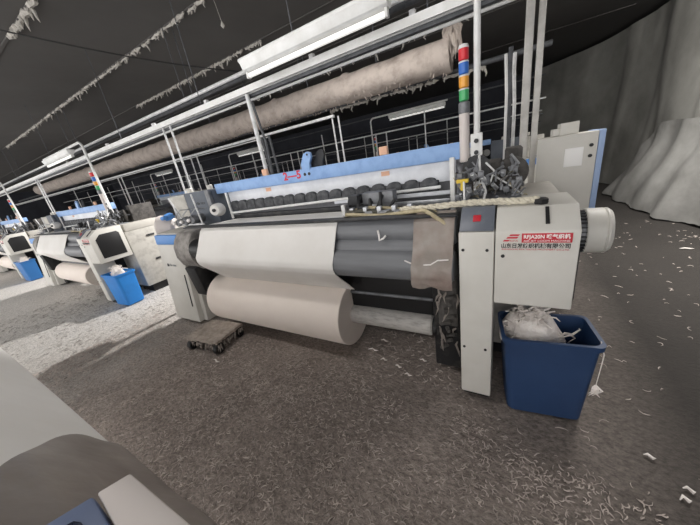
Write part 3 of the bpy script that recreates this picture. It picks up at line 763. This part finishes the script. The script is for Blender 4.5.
def run(name, pts, r, mat, label, cat='pipe', n=12):
    return tag(MB().path(pts, r, n).build(name, mat), label, cat)
pa = run('overhead_pipe', [(-26, 2.72, 2.77), (.25, 2.72, 2.77)], .022, M['galv'], 'straight pipe running above the white rail, close under the lamp')
pb = run('overhead_pipe', [(-26, 2.86, 2.79), (.25, 2.86, 2.79)], .035, M['dullpipe'], 'dark thicker pipe running along behind the topmost straight pipe')
for q, y in ((pa, 2.72), (pb, 2.86)):
    for x in (-.2, -3.9, -8.2, -13, -20): MB().tube((x, y, 2.78), (x, y, 3.6), .006, 6).build('hanger', M['dullpipe'], q)
run('overhead_pipe', [(-26, 3.0, 2.6), (-.3, 3.0, 2.6)], .012, M['galv'], 'thin linty pipe running between the white rail and the cloth duct')
fringe(3.0, -3.2, -.35, 2.592, 60, 8, .8, 'lint dripping from the thin pipe above the cloth duct')
run('overhead_pipe', [(-26, 5.0, 2.63), (.42, 5.0, 2.63)], .035, M['dullpipe'], 'dark pipe running just under the cloth duct')
fringe(5.0, -3.0, -.3, 2.59, 40, 9, 1.3, 'lint tufts on the dark pipe under the cloth duct')

# cloth duct
def ductf(u, v):
    x = -20+19.25*u; a = 2*PI*v
    r = .205+.012*noise.noise((x*1.3, math.cos(a), math.sin(a)))+.012*math.sin(x*9+noise.noise((x, 0, 0))*3)*.4
    if abs((x+40) % 1.6-.8) < .03: r += .02
    return Vector((x, 4.7+r*math.cos(a), 2.78+r*1.0*math.sin(a)))
dt = thing('air_duct', (-10, 4.7, 2.57), 'fat beige linty cloth air duct running the length of hall', 'duct')
MB().sheet(ductf, 380, 24).build('duct_sleeve', M['duct'], dt, 60)
for x in (-7.4, -6.1, -4.75, -3.2, -1.85, -.85):
    MB().tube((x, 4.7, 2.97), (x, 4.7, 3.6), .01, 6).build('hanger', M['dullpipe'], dt)
rnd = random.Random(21); m = MB()
for k in range(150):
    x = rnd.uniform(-7, -.8); a = rnd.uniform(-2.3, -1.0)*1.0-.35; p = Vector((x, 4.7+.215*math.cos(a), 2.78+.215*math.sin(a))); pts = [p]
    for j in range(3): p = p+Vector((rnd.uniform(-.015, .015), rnd.uniform(-.012, .004), -rnd.uniform(.005, .022))); pts.append(p)
    m.path(pts, [.006, .007, .004, .001], 4)
o = m.build('clinging_lint', M['duct'], dt); o['kind'] = 'stuff'
m = MB()
for k in range(40):
    p = Vector((-.74+random.uniform(-.06, .10), 4.64+random.uniform(-.06, .06), 3.2-random.uniform(0, .3))); pts = [p]
    for j in range(4): p = p+Vector((random.uniform(-.03, .03), random.uniform(-.02, .02), -random.uniform(.02, .1))); pts.append(p)
    m.path(pts, [.02, .03, .025, .015, .003], 5)
tag(m.build('lint_clump', M['duct']), 'shaggy lint clump hanging at the right end of the cloth duct', 'lint', kind='stuff')

# second rail behind, with post pairs
r2 = thing('overhead_rail', (-6, 4.4, 0), 'grey overhead rail on post pairs under the cloth duct', 'rail')
MB().box(-24, -2.58, 4.37, 4.43, 2.365, 2.405, .004).build('channel', M['galv'], r2)
MB().tube((-24, 4.46, 2.35), (-4.2, 4.46, 2.35), .012).build('conduit', M['galv'], r2)
for x in (-2.62, -2.50, -6.80, -6.55, -10.9, -10.65, -14.9): MB().tube((x, 4.4, 0), (x, 4.4, 2.37), .014).build('post', M['galv'], r2)
for x in (-4.25, -4.05): MB().tube((x, 4.46, 0), (x-.06, 4.4, 2.37), .026).build('dark_post', M['dullpipe'], r2)
# pipe rails of the far rows
for (y, z, x1, lab) in ((6.9, 2.18, .55, 'far pipe rail on thin posts over the rear row of looms'), (9.6, 2.12, .7, 'farthest pipe rail on thin posts near the back wall')):
    r3 = thing('pipe_rail', (-6, y, 0), lab, 'rail')
    MB().tube((-26, y, z), (x1, y, z), .016).build('pipe', M['galv'], r3)
    MB().tube((-26, y+.3, z-.25), (x1, y+.3, z-.25), .012).build('pipe', M['dullpipe'], r3)
    MB().tube((-26, y+.5, z+.45), (x1, y+.5, z+.45), .014).build('pipe', M['dullpipe'], r3)
    x = -1.7
    k = 0
    while x > -22:
        MB().tube((x, y, 0), (x, y, z+(.28 if k % 3 == 0 else 0)), .015).build('post', M['galv'], r3)
        x -= (.95, .28, 1.6)[k % 3]; k += 1

# ------------------------------------------------------------------ foreground loom, seen from above
fl = thing('weaving_loom', (-2.4, -.7, 0), 'foreground loom at lower left with white cloth and a screen', 'loom')
fpath = [(1.59-y, z) for (y, z) in path]
fab(-4.9, -.70, fpath, .006).build('woven_fabric', M['cloth'], fl, 50)
MB().tube((-5.1, -.125, 1.125), (-.47, -.125, 1.125), .095, 32).build('breast_roller', M['roller'], fl)
MB().tube((-5.1, -.01, .925), (-.47, -.01, .925), .103, 32).build('take_up_roller', M['roller'], fl)
MB().box(-5.1, -.8, -.5, -.32, .4, .9, .01).build('cross_beam', M['black'], fl)
MB().box(-5.35, -5.12, -1.5, .0, 0, 1.1, .01).build('side_cabinet', M['cream'], fl)
MB().box(-.45, -.20, -1.2, -.03, 0, 1.21, .01).build('end_cabinet', M['cream'], fl)
MB().prism([(-.428, .0445), (-.4425, .0124), (-.371, .0062), (-.21, .0062), (-.21, .048)], 'z', .12, 1.26, .003).build('column_cover', M['pinkwhite'], fl)
K = .618
ps = [(-.714, .014), (-.80, -.18), (-.54, -.20), (-.46, -.005), (-.60, .006)]
sp = MB().prism([(x*K, y*K) for x, y in ps], 'z', 1.215, 1.262, .004).build('control_panel', M['bezel'], fl)
MB().prism([(x*K, y*K) for x, y in [(-.690, -.022), (-.696, -.034), (-.752, -.165), (-.56, -.18), (-.52, -.10), (-.488, -.030), (-.60, -.018), (-.672, -.016)]], 'z', 1.2615, 1.2635, .001).build('display', M['display'], sp)
# film over it
def film2(u, v):
    k = v*(len(fpath)-4); i = min(int(k), len(fpath)-2); f = k-int(k)
    y = fpath[i][0]*(1-f)+fpath[i+1][0]*f; z = fpath[i][1]*(1-f)+fpath[i+1][1]*f
    zz = z
    lx = -.99+(.62*min(1, max(0, zz-1.0)/.24)**1.7*.55 if zz > 1.0 else .6*(1.0-zz))
    rx = -.46
    x = lx+(rx-lx)*u
    return Vector((x, y+.008+.008*noise.noise((x*7, v*5, 2)), z+.006+.008*noise.noise((x*6, v*6, 8))))
tag(MB().sheet(film2, 30, 40, .002).build('plastic_film', M['film2']), 'grey brown plastic film draped over the foreground loom cloth', 'plastic film')

# ------------------------------------------------------------------ lint on the floor
rnd = random.Random(99)
class Strands:
    def __init__(s): s.v = []; s.f = []
    def add(s, x, y, L, w):
        a = rnd.uniform(0, 2*PI); c = rnd.uniform(-1.9, 1.9); b = len(s.v); z0 = rnd.uniform(.002, .006)
        for j in range(5):
            ww = w*(.3, 1, 1, .9, .2)[j]; px, py = -math.sin(a)*ww, math.cos(a)*ww
            z = z0+(.0, .004, .006, .004, .0)[j]*rnd.random()
            s.v += [(x-px, y-py, z-.001), (x, y, z+ww*1.2), (x+px, y+py, z-.001)]
            x += math.cos(a)*L/4; y += math.sin(a)*L/4; a += c*.45
        for j in range(4):
            for k in range(2):
                p = b+3*j+k; s.f.append((p, p+3, p+4, p+1))
    def build(s, mat, label):
        me = bpy.data.meshes.new('floor_lint'); me.from_pydata(s.v, [], s.f); me.update()
        me.polygons.foreach_set('use_smooth', [True]*len(me.polygons)); me.materials.append(mat)
        o = bpy.data.objects.new('floor_lint', me); col.objects.link(o)
        return tag(o, label, 'lint', kind='stuff')
S = Strands()
n_ = 0
while n_ < 24000:
    x = rnd.uniform(-4.4, .9); y = rnd.uniform(.12, 1.62)
    d = .62+.9*noise.noise((x*1.3, y*1.3, 4))+.5*noise.noise((x*4, y*4, 9))
    if y > 1.25: d -= (y-1.25)*2.2
    if x > -.1: d -= (x+.1)*.8
    n_ += 1
    if rnd.random() > d: continue
    S.add(x, y, rnd.uniform(.012, .046), rnd.uniform(.0012, .0036))
for k in range(420): S.add(rnd.uniform(-.2, 2.2), rnd.uniform(.5, 6), rnd.uniform(.02, .07), rnd.uniform(.0012, .003))
for k in range(160): S.add(rnd.uniform(-1.1, -.3), rnd.uniform(1.5, 2.1), rnd.uniform(.02, .07), rnd.uniform(.002, .005))
S.build(M['straw'], 'scattered grey lint strands littering the dark floor of aisle')
S = Strands()
for k in range(2600): S.add(rnd.uniform(-7.5, -3.7), rnd.uniform(.1, 3.6), rnd.uniform(.02, .10), rnd.uniform(.002, .006))
S.build(M['palelint'], 'pale lint strewn on the bright floor between first and second looms')
m = MB()
for (x, y, s) in ((-1.0, 1.75, .05), (-.86, 1.66, .03), (-.72, 1.62, .03), (-.62, 1.56, .03), (-.95, 1.9, .04), (-2.42, 1.13, .05), (.66, 1.42, .022), (.75, 1.30, .02), (-.55, 1.75, .03), (1.9, 4.6, .06), (.72, 1.25, .02)):
    p = Vector((x, y, .012)); m.path([p+Vector((-s, rnd.uniform(-.01, .01), 0)), p+Vector((-s*.3, .01, .006)), p+Vector((s*.4, -.006, .004)), p+Vector((s, .004, 0))], [.002, .007, .008, .001], 6)
tag(m.build('lint_scraps', M['lint']), 'white lint scraps dropped on the dark floor near the cloth roll', 'lint', kind='stuff')

# ------------------------------------------------------------------ light
w = bpy.data.worlds.new('world'); sc.world = w; w.use_nodes = True
w.node_tree.nodes['Background'].inputs['Color'].default_value = (1.0, .98, .96, 1)
w.node_tree.nodes['Background'].inputs['Strength'].default_value = 2.7
def area(name, loc, sx, sy, e, rot=(0, 0, 0), c=(1, .97, .93)):
    l = bpy.data.lights.new(name, 'AREA'); l.shape = 'RECTANGLE'; l.size = sx; l.size_y = sy; l.energy = e; l.color = c
    o = bpy.data.objects.new(name, l); col.objects.link(o); o.location = loc; o.rotation_euler = rot
    return o
def spot(name, loc, aim, e, ang, r=.06, c=(1, .97, .94), blend=.4):
    l = bpy.data.lights.new(name, 'SPOT'); l.energy = e; l.spot_size = math.radians(ang); l.spot_blend = blend; l.shadow_soft_size = r; l.color = c
    o = bpy.data.objects.new(name, l); col.objects.link(o); o.location = loc
    o.rotation_euler = (Vector(aim)-Vector(loc)).to_track_quat('-Z', 'Y').to_euler()
    return o
spot('alley_lamp', (-3.95, 4.15, 3.12), (-4.75, 1.0, 0), 720, 75)
spot('alley_lamp', (-9.67, 4.15, 3.12), (-10.5, 1.0, 0), 700, 75)
area('aisle_fill', (-1.9, .7, 3.5), 2.4, .25, 24)  # added fill above the aisle to lift the cloth, no fixture there
area('curtain_fill', (1.2, 3.9, 3.5), .3, 2.0, 520, (0, math.radians(-66), 0))  # added fill turned to the right curtain to brighten it, no real source
area('alley_lamp', (-1.6, 3.6, 3.2), 2.4, .25, 30)

sc.view_settings.view_transform = 'Standard'; sc.view_settings.look = 'None'
sc.view_settings.gamma = 1; sc.view_settings.use_curve_mapping = False
sc.view_settings.exposure = .15
